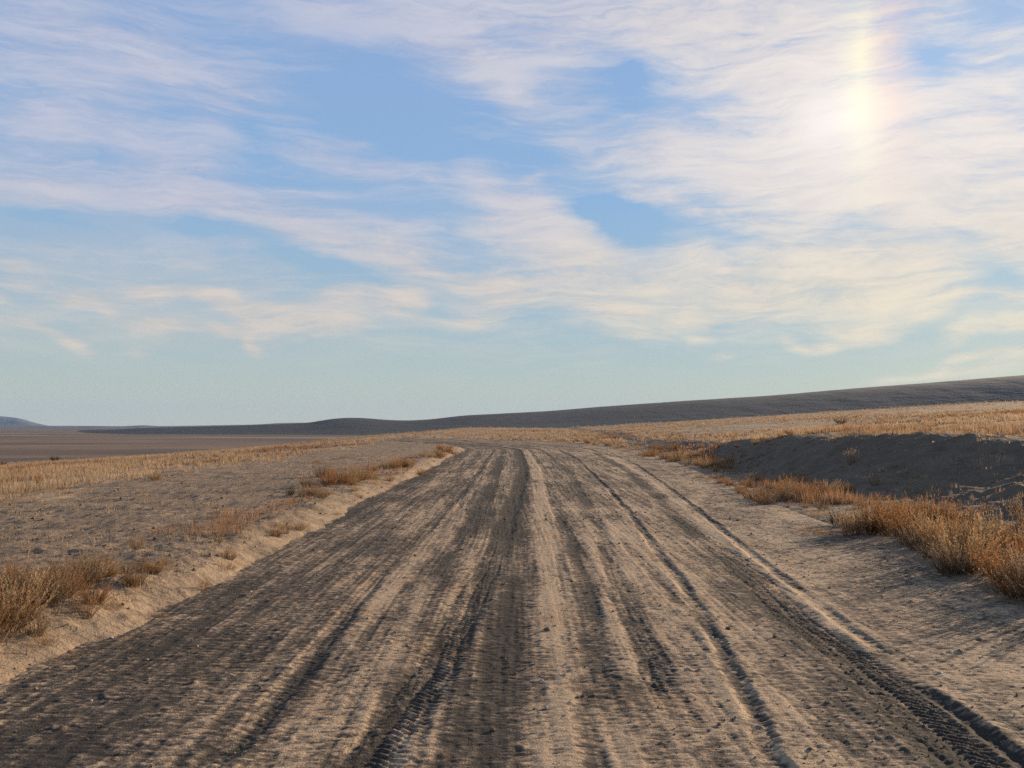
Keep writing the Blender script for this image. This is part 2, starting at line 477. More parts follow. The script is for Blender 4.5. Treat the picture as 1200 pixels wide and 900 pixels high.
def build_ground():
    fine = np.arange(-13, 13.001, 0.036)
    out = np.array(axis_out(13.0, 0.036, 1.04, 12000))
    xs = np.concatenate([-out[::-1], fine, out])
    ys = [2.0]
    while ys[-1] < 200:
        y = ys[-1]; ys.append(y + min(max(0.028, y * y / 1600 * 0.7), 1.1))
    ys = np.array(ys)
    ys = np.concatenate([-np.array(axis_out(-1.8, 0.12, 1.08, 700))[::-1], [1.9], ys, axis_out(ys[-1], 1.1, 1.04, 14000)])
    X, Y = np.meshgrid(xs, ys)
    Z = ground_z(X, Y)
    s, t = road_st(X, Y)
    f = grid_faces(len(ys), len(xs))
    inner = ((s > -2.2) & (s < right_edge(t) - 1.2) & (t < 120) & (Y > -13)).ravel()
    f = f[~inner[f].all(1)]
    me = mesh_np('ground', np.stack([X, Y, Z], -1).reshape(-1, 3), f, 4, True)
    far = sstep(160, 420, Y + 25 * fbm(X * 0.01, Y * 0.01, 2, 5) + 120 * fbm(X * 0.012, Y * 0.03, 3, 9))
    attr(me, 'grass', grass_mask(X, Y).ravel())
    attr(me, 'plain', far.ravel())
    b, xf = bank(X, Y)
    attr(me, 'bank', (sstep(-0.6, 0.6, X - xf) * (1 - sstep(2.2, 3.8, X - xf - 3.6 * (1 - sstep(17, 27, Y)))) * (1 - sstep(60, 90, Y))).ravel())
    wob = 0.22 * fbm(t * 0.35, t * 0 + 1.7, 3, 21)
    sl = s + wob
    attr(me, 'lip', (sstep(-3.75, -3.25, sl) * (1 - sstep(-2.95, -2.65, sl)) * np.clip(0.65 + 1.3 * fbm(X * 1.1, Y * 1.1, 3, 23), 0, 1) * (t < 110)).ravel())
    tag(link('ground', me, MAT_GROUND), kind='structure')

build_road()
build_ground()

# ------------------------------------------------------------------ hills
def ridge_mesh(name, pts, y0, y1, y2, zb, mat, rough, label=None):
    """pts: outline of the ridge in the photograph; the ridge has its foot at y0, its crest near y1, its back foot at y2"""
    px = np.array([p[0] for p in pts], float); py = np.array([p[1] for p in pts], float)
    us = np.linspace(px[0], px[-1], 420)
    crest = np.interp(us, px, py)
    k = np.exp(-np.linspace(-2, 2, 13) ** 2); k /= k.sum()
    crest = np.convolve(np.pad(crest, 6, mode='edge'), k, 'valid')
    ys = np.concatenate([np.linspace(y0, y1, 60), np.linspace(y1, y2, 25)[1:]])
    U, Y = np.meshgrid(us, ys)
    X = (U - 600) / FPX * Y
    tanel = np.array([ray(600, c)[2] for c in crest])
    zc = EYE + tanel * y1
    rise = np.where(Y < y1, sstep(0, 1, (Y - y0) / (y1 - y0)) ** 0.9, 1 - sstep(0, 1, (Y - y1) / (y2 - y1)))
    Z = zb + (zc[None, :] - zb) * rise
    gul = np.abs(fbm(X / (y1 * 0.05), Y / (y1 * 0.10), 4, 91))
    Z = Z - rough * gul * rise * (1 - rise * 0.75) * (zc[None, :] - zb) * 1.2
    Z = Z + rough * 0.015 * fbm(X / (y1 * 0.012), Y / (y1 * 0.02), 3, 92) * (zc[None, :] - zb)
    me = mesh_np(name, np.stack([X, Y, Z], -1).reshape(-1, 3), grid_faces(len(ys), len(us)), 4, True)
    return tag(link(name, me, mat), kind='structure')

ridge_mesh('hill', [(-60,510),(60,507.5),(130,504),(165,501.5),(230,500),(300,498),(360,496),(380,492),(400,489.5),(425,489.5),(450,492),(480,493),(510,491),(540,487),(600,484),
    (640,482),(700,477),(800,470),(900,464),(1000,455.5),(1100,448),(1200,440),(1350,432),(1600,428),(1900,440)], 2000, 3000, 4600, -23, MAT_HILL, 0.035)
ridge_mesh('low_hill', [(-900,500),(-300,498.5),(0,498),(60,499),(100,499),(150,499.5),(168,497.8),(185,499.5),(300,497.5),(330,495.5),(400,495),(500,498)], 5200, 6500, 8000, -26, MAT_MOUNT, 0.2)
ridge_mesh('mountain', [(-700,470),(-400,476),(-200,480),(-60,485),(0,487.5),(20,488.8),(32,492),(44,496),(60,499.5)], 9800, 11000, 12500, -30, MAT_MOUNT, 0.5)

# ------------------------------------------------------------------ plants
def ribbons(P0, P1, W, bend=None):
    """n thin tapered blades from P0 to P1 (arrays n,3) as two-triangle strips with a bent middle"""
    n = len(P0)
    d = P1 - P0
    a = rng.uniform(0, 2 * math.pi, n)
    side = np.stack([np.cos(a), np.sin(a), np.zeros(n)], 1) * W[:, None]
    mid = P0 + d * 0.55
    if bend is not None: mid = mid + bend
    V = np.stack([P0 - side, P0 + side, mid - side * 0.75, mid + side * 0.75, P1], 1).reshape(-1, 3)
    i = np.arange(n)[:, None] * 5
    F = np.concatenate([i + np.array([[0, 1, 3]]), i + np.array([[0, 3, 2]]), i + np.array([[2, 3, 4]])], 1).reshape(-1, 3)
    return V, F

def blades_mesh(name, parts, mat):
    """parts: list of (V, F, tip, shade)"""
    off = 0; VV, FF, TT, SS = [], [], [], []
    for V, F, tip, sh in parts:
        VV.append(V); FF.append(F + off); TT.append(tip); SS.append(sh); off += len(V)
    me = mesh_np(name, np.concatenate(VV), np.concatenate(FF), 3)
    attr(me, 'tip', np.concatenate(TT)); attr(me, 'shade', np.concatenate(SS))
    me.materials.append(mat)
    return me

def weed_meshes(kind, seed):
    """one weed one metre tall: (stems part, seed-head part)"""
    r = np.random.default_rng(seed)
    if kind == 'bush':   ns, spread, lean, nl, ll = 78, 0.20, 0.95, 58, 0.052
    elif kind == 'mat':  ns, spread, lean, nl, ll = 70, 0.55, 1.25, 20, 0.13
    else:                ns, spread, lean, nl, ll = 75, 0.16, 0.75, 9, 0.10      # wispy tuft
    a = r.uniform(0, 2 * math.pi, ns); rad = spread * np.sqrt(r.uniform(0, 1, ns))
    B = np.stack([np.cos(a) * rad, np.sin(a) * rad, np.full(ns, -0.06)], 1)
    le = lean * r.uniform(0.05, 1, ns) ** 0.8
    a2 = a + r.normal(0, 0.5, ns)
    L = r.uniform(0.55, 1.02, ns) * (1.0 - 0.25 * le / lean)
    hor = np.sin(le) * L; ver = np.cos(le) * L
    if kind == 'mat': ver = ver * 0.7 + 0.08
    E = B + np.stack([np.cos(a2) * hor, np.sin(a2) * hor, ver + 0.04], 1)
    bend = np.stack([np.cos(a2), np.sin(a2), np.zeros(ns)], 1) * (0.06 * r.uniform(-1, 1, ns))[:, None]
    V, F = ribbons(B, E, np.full(ns, 0.0055), bend)
    tip = np.tile([0, 0, .5, .5, 1.0], ns); sh = np.repeat(r.uniform(0, 1, ns), 5)
    stem = (V, F, tip, sh)
    # bristly heads along the upper part of each stem
    k = r.uniform(0.22, 1.0, (ns, nl)) if kind != 'tuft' else r.uniform(0.5, 1.0, (ns, nl))
    dirv = (E - B)[:, None, :]
    M = B + (E - B) * 0.55 + bend
    k3 = k[..., None]
    P = np.where(k3 < 0.55, B[:, None] + (M - B)[:, None] * (k3 / 0.55), M[:, None] + (E - M)[:, None] * ((k3 - 0.55) / 0.45))
    u = dirv / np.linalg.norm(dirv, axis=2, keepdims=True)
    rd = r.normal(0, 1, (ns, nl, 3)); rd /= np.linalg.norm(rd, axis=2, keepdims=True)
    D = u * 0.75 + rd * 0.65 + np.array([0, 0, 0.15])
    D /= np.linalg.norm(D, axis=2, keepdims=True)
    ln = ll * r.uniform(0.5, 1.4, (ns, nl, 1)) * (1.25 - 0.6 * k3)
    P0 = P.reshape(-1, 3); P1 = (P + D * ln).reshape(-1, 3)
    W = r.uniform(0.0028, 0.0058, len(P0)) * (1.15 if kind == 'bush' else 1.0)
    V2, F2 = ribbons(P0, P1, W)
    tz = np.clip(k.ravel(), 0, 1)
    tip2 = np.repeat(tz, 5); sh2 = np.repeat(np.clip(np.repeat(r.uniform(0, 1, ns), nl) * 0.6 + r.uniform(0, 0.4, ns * nl), 0, 1), 5)
    heads = (V2, F2, tip2, sh2)
    return stem, heads

PROTO = {}
def proto(kind, i, matname):
    key = (kind, i, matname)
    if key not in PROTO:
        stem, heads = weed_meshes(kind, 100 + i + {'bush': 0, 'mat': 40, 'tuft': 80}[kind])
        mat = {'rust': MAT_RUST, 'straw': MAT_STRAW, 'grey': MAT_GREY, 'dark': MAT_DARKWEED}[matname]
        PROTO[key] = (blades_mesh('stems', [stem], MAT_STEM if matname != 'dark' else MAT_DARKWEED),
                      blades_mesh('foliage', [heads], mat),
                      blades_mesh('weed', [stem, heads], mat))
    return PROTO[key]

def plant(name, kind, mat, x, y, h, wide, label, cat, group=None, parts=True):
    i = random.randrange(4)
    st, hd, both = proto(kind, i, mat)
    z = float(ground_z(np.array([x]), np.array([y]))[0])
    rz = random.uniform(0, 2 * math.pi); sc = (h * wide, h * wide, h)
    tilt = (random.uniform(-.08, .08), random.uniform(-.08, .08), rz)
    if parts:
        root = bpy.data.objects.new(name, None); COL.objects.link(root)
        link('stems', st, None, root); link('foliage', hd, None, root)
    else:
        root = link(name, both)
    root.location = (x, y, z); root.rotation_euler = tilt; root.scale = sc
    return tag(root, label, cat, group)

# (px of the foot, py of the foot, height in px, kind, material, width factor)
B, M_, U_ = 'bush', 'mat', 'tuft'
RIGHT_NEAR = [(1000,627,60),(1022,626,62),(1046,628,60),(1072,636,62),(1094,644,64),(1114,652,66),(1134,663,70),(1153,673,78),(1174,684,86),(1198,690,90),(1222,700,95),(1246,712,98),
    (1086,616,48),(1110,618,50),(1132,616,46),(1182,648,64),(1206,658,70),(1160,648,62),(1134,640,58),(1110,634,54),(1228,670,72),(1064,616,46),(1040,612,44)]
RIGHT_BACK = [(1160,606,26),(1186,604,30),(1202,616,34),(1228,606,30),(1082,600,22),(1050,598,18)]
RIGHT_MID = [(868,578,24),(882,584,30),(898,590,36),(914,588,38),(930,583,34),(946,586,30),(960,584,30),(974,582,28),(986,580,30),(893,598,15),(907,600,15),(946,596,13),(878,572,20),(925,577,26)]
RIGHT_FAR = [(750,534,20),(764,535,22),(778,538,24),(793,541,25),(808,546,24),(824,549,24),(840,550,23),(854,547,21),(820,560,17),(845,566,20),(856,569,18),(738,529,14),(724,526,11),(710,523,9),
    (770,530,16),(800,536,18),(832,541,18),(786,530,15)]
RIGHT_BANK = [(886,521,11),(900,519,13),(914,515,12),(926,512,12),(820,526,10),(840,525,10),(864,525,8),(752,518,7)]
CREST = [(640,515,5),(652,516,6),(664,517,7),(676,518,8),(688,520,8),(697,522,8)]
LEFT_NEAR = [(-16,772,74),(2,762,66),(16,754,56),(30,746,60),(46,738,56),(62,731,55),(79,722,50),(95,713,44),(110,707,38),(125,702,34),(22,722,44),(40,712,40),(8,730,46),(70,706,34),(-22,742,60),(96,700,28)]
LEFT_MID = [(385,580,30),(395,577,29),(405,575,27),(415,573,28),(426,571,25),(436,569,20),(381,566,22),(352,593,18),(364,591,19),(376,594,17)]
LEFT_FAR = [(450,556,18),(460,554,19),(470,553,18),(480,553,17),(491,557,11),(501,557,11),(511,554,11),(505,541,16),(515,539,18),(525,533,14),(516,531,12),(436,560,15)]

def belt(rows, mat, label, group, wide=0.95, name='dry_weed', cat='weed', kind=B, extra=0, parts=True, tall=1.0):
    pale = label.replace('rusty', 'pale').replace('orange', 'pale').replace('brown', 'pale')
    for px, py, hp in rows:
        x, y = hit(px, py)
        h = hp * math.hypot(x, y) / FPX * 0.88 * tall
        for k in range(1 + extra):
            jx, jy = (random.uniform(-.05, .05), 0) if k == 0 else (random.uniform(-.45, .45), random.uniform(-.35, .55))
            hh = h * random.uniform(0.62, 1.04) * (1 if k == 0 else random.uniform(0.5, 0.8))
            q = random.random(); mm = mat if q < 0.60 else ('straw' if q < 0.82 else 'grey')
            plant(name, kind, mm, x + jx, y + jy, hh, wide * random.uniform(0.85, 1.35), label if mm in (mat, 'rust') else pale if mm == 'straw' else pale.replace('pale', 'grey-brown').replace(' straw ', ' '), cat, group, parts)

belt(RIGHT_NEAR, 'rust', 'tall rusty dry weed in the dense belt right of the road, nearest stretch', 'weeds in the near right roadside belt', extra=1)
belt(RIGHT_BACK, 'straw', 'pale straw weed behind the dense belt, at the foot of the dark bank', 'weeds behind the right belt', kind=U_)
belt(RIGHT_MID, 'rust', 'rusty dry weed in the lower clump before the shaded bank', 'weeds in the middle right clump', extra=1)
belt(RIGHT_FAR, 'rust', 'rusty dry weed in the far strip along the road, beyond the shaded bank', 'weeds in the far right strip', parts=False, extra=1)
belt(RIGHT_BANK, 'rust', 'small brown weed on top of the shaded bank', 'weeds on the bank top', parts=False)
belt(CREST, 'rust', 'tiny rusty weed on the outer edge of the road bend', 'weeds at the road bend', parts=False, extra=1)
belt(LEFT_NEAR, 'rust', 'rusty dry weed in the near clump left of the road', 'weeds in the near left clump', extra=1, tall=1.22)
belt(LEFT_MID, 'rust', 'orange dry weed in the middle clump left of the road', 'weeds in the middle left clump', parts=False, extra=1, tall=1.22)
belt(LEFT_FAR, 'rust', 'orange dry weed in the far clump left of the road by the bend', 'weeds in the far left clump', parts=False, extra=1, tall=1.22)

for k in range(30):
    ty = math.exp(random.uniform(math.log(9.0), math.log(62)))
    sx_ = float(right_edge(np.array(ty))) + 0.9 + random.gauss(0, 0.55)
    if ty > T0: sx_ = (RB + sx_) * math.cos((ty - T0) / RB) - RB
    plant('dry_weed', random.choice([M_, U_, B, B]), random.choice(['rust', 'straw', 'grey']), sx_, ty, random.uniform(0.12, 0.34), random.uniform(1.0, 1.6),
          'small dry weed straggling along the margin right of the road', 'weed', 'small weeds on the right road margin', ty < 16)
for k in range(24):
    ty = math.exp(random.uniform(math.log(5.5), math.log(34)))
    sx_ = -3.45 - 0.22 * float(fbm(np.array([ty * 0.35]), np.array([1.7]), 3, 21)[0]) + random.uniform(-0.35, 0.25)
    plant('dry_weed', random.choice([M_, M_, U_, B]), random.choice(['rust', 'straw']), sx_, ty, random.uniform(0.10, 0.24), random.uniform(1.0, 1.5),
          'small dry weed straggling along the light soil edge left of the road', 'weed', 'small weeds on the left road edge', ty < 14)

def single(px, py, hp, kind, mat, wide, label, cat='weed', name='dry_weed', parts=True):
    x, y = hit(px, py)
    return plant(name, kind, mat, x, y, hp * math.hypot(x, y) / FPX, wide, label, cat, None, parts)

single(998, 546, 22, U_, 'straw', 0.8, 'lone pale weed standing high on the dark bank')
single(1026, 572, 15, U_, 'straw', 1.5, 'pale straw tuft just above the dense right belt')
single(962, 626, 24, M_, 'rust', 1.2, 'low flat rusty mat on the soil before the right belt')
single(1002, 650, 15, M_, 'rust', 1.2, 'small rusty mat at the shadow edge before the right belt')
single(1026, 657, 18, U_, 'straw', 1.6, 'short straw tuft lying towards the road before the right belt')
single(1046, 662, 11, U_, 'straw', 1.6, 'shortest straw tuft at the tip of the right belt shadow', parts=False)
single(982, 617, 22, B, 'dark', 1.2, 'dark grey-green shrub between the rusty mat and the right belt', 'shrub', 'dark_shrub')
single(958, 606, 12, M_, 'straw', 1.2, 'low pinkish mat behind the flat rusty mat', parts=False)
single(161, 663, 24, U_, 'straw', 1.0, 'pale straw tuft alone on the bare left soil')
single(166, 691, 20, B, 'rust', 1.0, 'upright rusty weed right of the near left clump')
single(180, 691, 17, B, 'rust', 1.2, 'orange weed on the light soil edge left of the road')
single(192, 683, 14, U_, 'straw', 1.2, 'thin straw tuft behind the orange weed on the left edge')
single(12, 693, 15, U_, 'straw', 1.5, 'pale flattened tuft on the bare soil at the left frame edge')
single(98, 688, 17, U_, 'straw', 1.4, 'pale tuft just behind the near left clump')
single(238, 692, 17, U_, 'rust', 1.0, 'brown spiky tuft at the left road edge in shade')
single(263, 672, 15, M_, 'rust', 1.1, 'reddish low weed overhanging the left road edge')
single(131, 727, 15, M_, 'rust', 1.1, 'brown low mat at the foot of the left soil edge')
single(182, 722, 10, M_, 'straw', 1.4, 'dusty flat weed on the left road margin')
single(74, 772, 15, M_, 'rust', 1.1, 'spiky brown mat on the road below the near left clump')
single(92, 767, 11, M_, 'straw', 1.2, 'pale end of the brown mat below the left clump', parts=False)
single(14, 806, 13, M_, 'rust', 1.0, 'small red-brown weed on the road near the left frame edge')
single(35, 793, 9, U_, 'rust', 1.0, 'tiny upright weed on the road at left')
single(4, 820, 11, M_, 'rust', 1.2, 'lowest red-brown weed at the left frame edge')
single(335, 630, 17, U_, 'rust', 1.0, 'brown spiky tuft on the lit left edge halfway to the bend')
single(320, 628, 9, M_, 'rust', 1.2, 'low weed beside the spiky tuft halfway to the bend', parts=False)
single(341, 590, 14, B, 'dark', 1.0, 'dark dead weed at the back of the middle left clump', parts=False)
single(337, 603, 9, M_, 'rust', 1.2, 'low orange mat in front of the middle left clump', parts=False)
single(396, 604, 5, M_, 'rust', 1.2, 'tiny orange mat on the road beside the left edge', parts=False)
single(421, 586, 6, M_, 'rust', 1.2, 'small rusty mat on the light soil before the middle left clump', parts=False)
single(182, 567, 13, B, 'rust', 1.2, 'red-brown weed in the left straw grass', parts=False)
single(45, 570, 14, B, 'rust', 0.7, 'slim red weed in the left straw grass near the frame edge', parts=False)
single(405, 541, 8, M_, 'rust', 1.3, 'low rusty weed on the far left soil', parts=False)
single(372, 546, 8, M_, 'rust', 1.3, 'flat orange weed between far left soil and straw grass', parts=False)
for px, py, hp, lab in [(30,541,10,'dark round shrub on the far left edge of the grass'),(64,540,7,'smaller dark shrub right of the round one on the far edge'),
        (210,528,5,'dark speck of shrub on the left grass skyline'),(265,531,6,'dark shrub standing in the left grass near the skyline'),
        (4,545,5,'flat dark shrub on the grass edge at the left frame edge'),(985,497,9,'brown shrub standing in the right grass plain')]:
    single(px, py, hp, B, 'dark', 1.5, lab, 'shrub', 'dark_shrub', False)

# ------------------------------------------------------------------ the grass plain (uncountable)
def build_grass():
    n = 120000
    Y = np.exp(rng.uniform(math.log(4.5), math.log(190), n))
    X = rng.uniform(-0.82, 0.82, n) * Y + rng.uniform(-6, 6, n)
    clump = 0.8 * fbm(X * 0.35, Y * 0.35, 3, 111) + 0.9 * fbm(X * 0.04, Y * 0.03, 3, 112)
    s, t = road_st(X, Y)
    soil = np.where((s < -3.3) | (s > right_edge(t) + 0.2), 0.05 + 0.30 * np.clip(fbm(X * 0.5, Y * 0.5, 3, 116) - 0.12, 0, 1), 0) * (Y < 60)
    soil = soil + 0.30 * np.exp(-((s + 3.7) / 0.5) ** 2) * np.clip(fbm(X * 0.3, Y * 0.45, 3, 117), 0, 1)
    verge = sstep(0.0, 0.5, s - right_edge(t)) * (1 - sstep(1.6, 2.6, s - right_edge(t))) * (Y > 17)
    verge = np.maximum(verge, 0.35 * sstep(-5.0, -4.4, s) * (1 - sstep(-3.9, -3.4, s)) * (Y > 11) * (t < 100))
    verge = verge * np.clip(0.35 + 1.8 * fbm(X * 0.35, Y * 0.14, 3, 119), 0, 1)
    soil = soil + 0.85 * verge
    b_, xf_ = bank(X, Y)
    soil = soil + 0.55 * sstep(0, 1.2, X - xf_) * (1 - sstep(3.2, 4.5, X - xf_ - 3.6 * (1 - sstep(17, 27, Y)))) * np.clip(0.25 + 1.6 * fbm(X * 0.7, Y * 0.7, 3, 118), 0, 1) * (Y < 90)
    gm = grass_mask(X, Y)
    p = np.maximum(gm * np.clip(0.5 + 1.5 * clump, 0.03, 1) * (1 - 0.6 * sstep(110, 180, Y) * (X < 10)), soil)
    ok = rng.uniform(0, 1, n) < p
    X, Y, clump, gm, verge = X[ok], Y[ok], clump[ok], gm[ok], verge[ok]
    Z = ground_z(X, Y, True)
    n = len(X); nb = 8
    H = rng.uniform(0.14, 0.36, n) * (1 + 0.6 * np.clip(clump, -0.5, 0.6)) * (0.4 + 0.6 * np.maximum(gm, verge))
    hue = np.clip(0.5 + 0.9 * fbm(X * 0.12, Y * 0.12, 3, 113) + rng.normal(0, 0.15, n), 0, 1)
    rep = lambda v: np.repeat(v, nb)
    x, y, z, h = rep(X), rep(Y), rep(Z), rep(H)
    m = len(x)
    a = rng.uniform(0, 2 * math.pi, m); r0 = rng.uniform(0, 0.10, m); lean = rng.uniform(0.05, 0.6, m)
    hh = h * rng.uniform(0.6, 1.1, m)
    P0 = np.stack([x + np.cos(a) * r0, y + np.sin(a) * r0, z - 0.03], 1)
    P1 = P0 + np.stack([np.cos(a) * lean * hh, np.sin(a) * lean * hh, hh], 1)
    W = np.clip(0.0005 * y, 0.004, 0.03) * rng.uniform(0.6, 1.2, m)
    side = np.stack([np.cos(a + 1.57), np.sin(a + 1.57), np.zeros(m)], 1) * W[:, None]
    V = np.stack([P0 - side, P0 + side, P1], 1).reshape(-1, 3)
    F = np.arange(3 * m).reshape(-1, 3)
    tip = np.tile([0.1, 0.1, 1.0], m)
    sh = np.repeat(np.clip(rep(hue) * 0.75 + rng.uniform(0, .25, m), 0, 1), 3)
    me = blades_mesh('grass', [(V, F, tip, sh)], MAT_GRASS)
    red = sstep(0.12, 0.42, fbm(X * 0.045, Y * 0.035, 4, 115) + 0.25 * rng.normal(0, 0.4, n))
    red = np.maximum(red, 0.6 * (verge > 0.05))
    attr(me, 'hue', np.repeat(red, nb * 3))
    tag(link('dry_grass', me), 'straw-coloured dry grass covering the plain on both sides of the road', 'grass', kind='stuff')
build_grass()

# ------------------------------------------------------------------ stones and clods
def stone_mesh(seed):
    r = np.random.default_rng(seed)
    import bmesh
    bm = bmesh.new(); bmesh.ops.create_icosphere(bm, subdivisions=2, radius=1.0)
    ax = r.uniform(0.6, 1.2, 3) * np.array([1, 0.8, 0.6])
    pl = r.normal(0, 1, (7, 3)); pl /= np.linalg.norm(pl, axis=1, keepdims=True); dd = r.uniform(0.6, 0.9, 7)
    for v in bm.verts:
        c = np.array(v.co)
        for p, d in zip(pl, dd):
            k = c @ p - d
            if k > 0: c = c - p * k * 0.9
        v.co = c * ax
    me = bpy.data.meshes.new('stone'); bm.to_mesh(me); bm.free(); me.materials.append(MAT_STONE)
    return me
STONES = [stone_mesh(i) for i in range(4)]
for k, (px, py, hp, lab) in enumerate([(294,694,4,'small white stone on the dark left side of the road'),(131,747,4,'white pebble at the road edge below the near left clump'),
        (232,757,3,'tiny pale pebble in the dark left gutter'),(107,823,4,'pale chip of stone on the near left road'),(174,797,3,'pale pebble midway in the dark left lane'),
        (1102,788,5,'dark clod on the soil right of the double track'),(1180,720,7,'large clod before the end of the right belt'),(1130,712,4,'small clod under the right belt'),
        (887,615,4,'clod on the right soil beside the parallel ruts'),(480,662,3,'pale pebble on the left lane past the white stone'),(635,797,5,'dark clod on the light middle strip'),
        (640,828,6,'second dark clod on the light middle strip, nearer the camera'),(834,748,6,'clod lying in the narrow rut right of centre'),(880,655,3,'pebble on the light strip between the right ruts'),(945,765,3,'pebble between right tracks'),
        (1080,850,5,'clod right of the lug tracks near the bottom edge')]):
    x, y = hit(px, py)
    s_, t_ = road_st(np.array([x]), np.array([y]))
    onroad = -3.3 < s_[0] < right_edge(t_[0]) - 0.3
    z = (road_surface(s_, t_, base(np.array([x]), np.array([y])))[0][0]) if onroad else ground_z(np.array([x]), np.array([y]))[0]
    o = link('stone', STONES[k % 4])
    r_ = hp * y / FPX * 0.6
    o.location = (x, y, float(z) + r_ * 0.25); o.scale = (r_, r_, r_); o.rotation_euler = (0, 0, random.uniform(0, 6.3))
    tag(o, lab, 'stone')

def build_clods():
    n = 26000
    Y = np.exp(rng.uniform(math.log(2.5), math.log(40), n)); X = rng.uniform(-0.8, 0.8, n) * Y + rng.uniform(-1, 1, n)
    dens = np.clip(0.5 + 1.2 * fbm(X * 0.8, Y * 0.8, 3, 121), 0.03, 1)
    ok = (rng.uniform(0, 1, n) < dens) & (grass_mask(X, Y) < 0.5)
    X, Y = X[ok], Y[ok]; n = len(X)
    s, t = road_st(X, Y)
    on = (s > -3.2) & (s < right_edge(t) - 0.4)
    Z = np.where(on, road_surface(s, t, base(X, Y))[0], ground_z(X, Y))
    r = np.exp(rng.normal(math.log(0.0052), 0.60, n)) * np.where(on, 0.9, 1.3) * np.clip(Y / 8, 0.8, 2.0)
    r = np.clip(r, 0.0025, 0.036)
    o = np.array([[1, 0, 0], [-1, 0, 0], [0, 1, 0], [0, -1, 0], [0, 0, 0.8], [0, 0, -0.6]], float)
    f = np.array([[0, 2, 4], [2, 1, 4], [1, 3, 4], [3, 0, 4], [2, 0, 5], [1, 2, 5], [3, 1, 5], [0, 3, 5]])
    V = o[None] * rng.uniform(0.55, 1.3, (n, 6, 1))
    a = rng.uniform(0, 6.28, n); ca, sa = np.cos(a)[:, None], np.sin(a)[:, None]
    V = np.stack([V[..., 0] * ca - V[..., 1] * sa, V[..., 0] * sa + V[..., 1] * ca, V[..., 2]], -1) * r[:, None, None]
    V = V + np.stack([X, Y, Z + r * 0.2], 1)[:, None, :]
    F = f[None] + (np.arange(n) * 6)[:, None, None]
    me = mesh_np('gravel', V.reshape(-1, 3), F.reshape(-1, 3), 3)
    tag(link('gravel', me, MAT_CLOD), 'loose clods and grit strewn over the dirt road and bare soil', 'gravel', kind='stuff')
build_clods()

# ------------------------------------------------------------------ air
def build_haze():
    x, y0, y1, z0, z1 = 13000, -900, 14900, -34, 330
    V = np.array([(-x, y0, z0), (x, y0, z0), (x, y1, z0), (-x, y1, z0), (-x, y0, z1), (x, y0, z1), (x, y1, z1), (-x, y1, z1)], float)
    F = np.array([(0, 3, 2, 1), (4, 5, 6, 7), (0, 1, 5, 4), (1, 2, 6, 5), (2, 3, 7, 6), (3, 0, 4, 7)])
    me = mesh_np('haze', V, F, 4)
    m, t, out = new_mat('thin_air')
    v = t.node('ShaderNodeVolumePrincipled')
    v.inputs['Color'].default_value = (0.30, 0.56, 1.0, 1); v.inputs['Density'].default_value = HAZE
    v.inputs['Anisotropy'].default_value = 0.0
    t.l.new(v.outputs[0], out.inputs['Volume'])
    tag(link('haze', me, m), kind='stuff')
HAZE = 2.4e-5
build_haze()

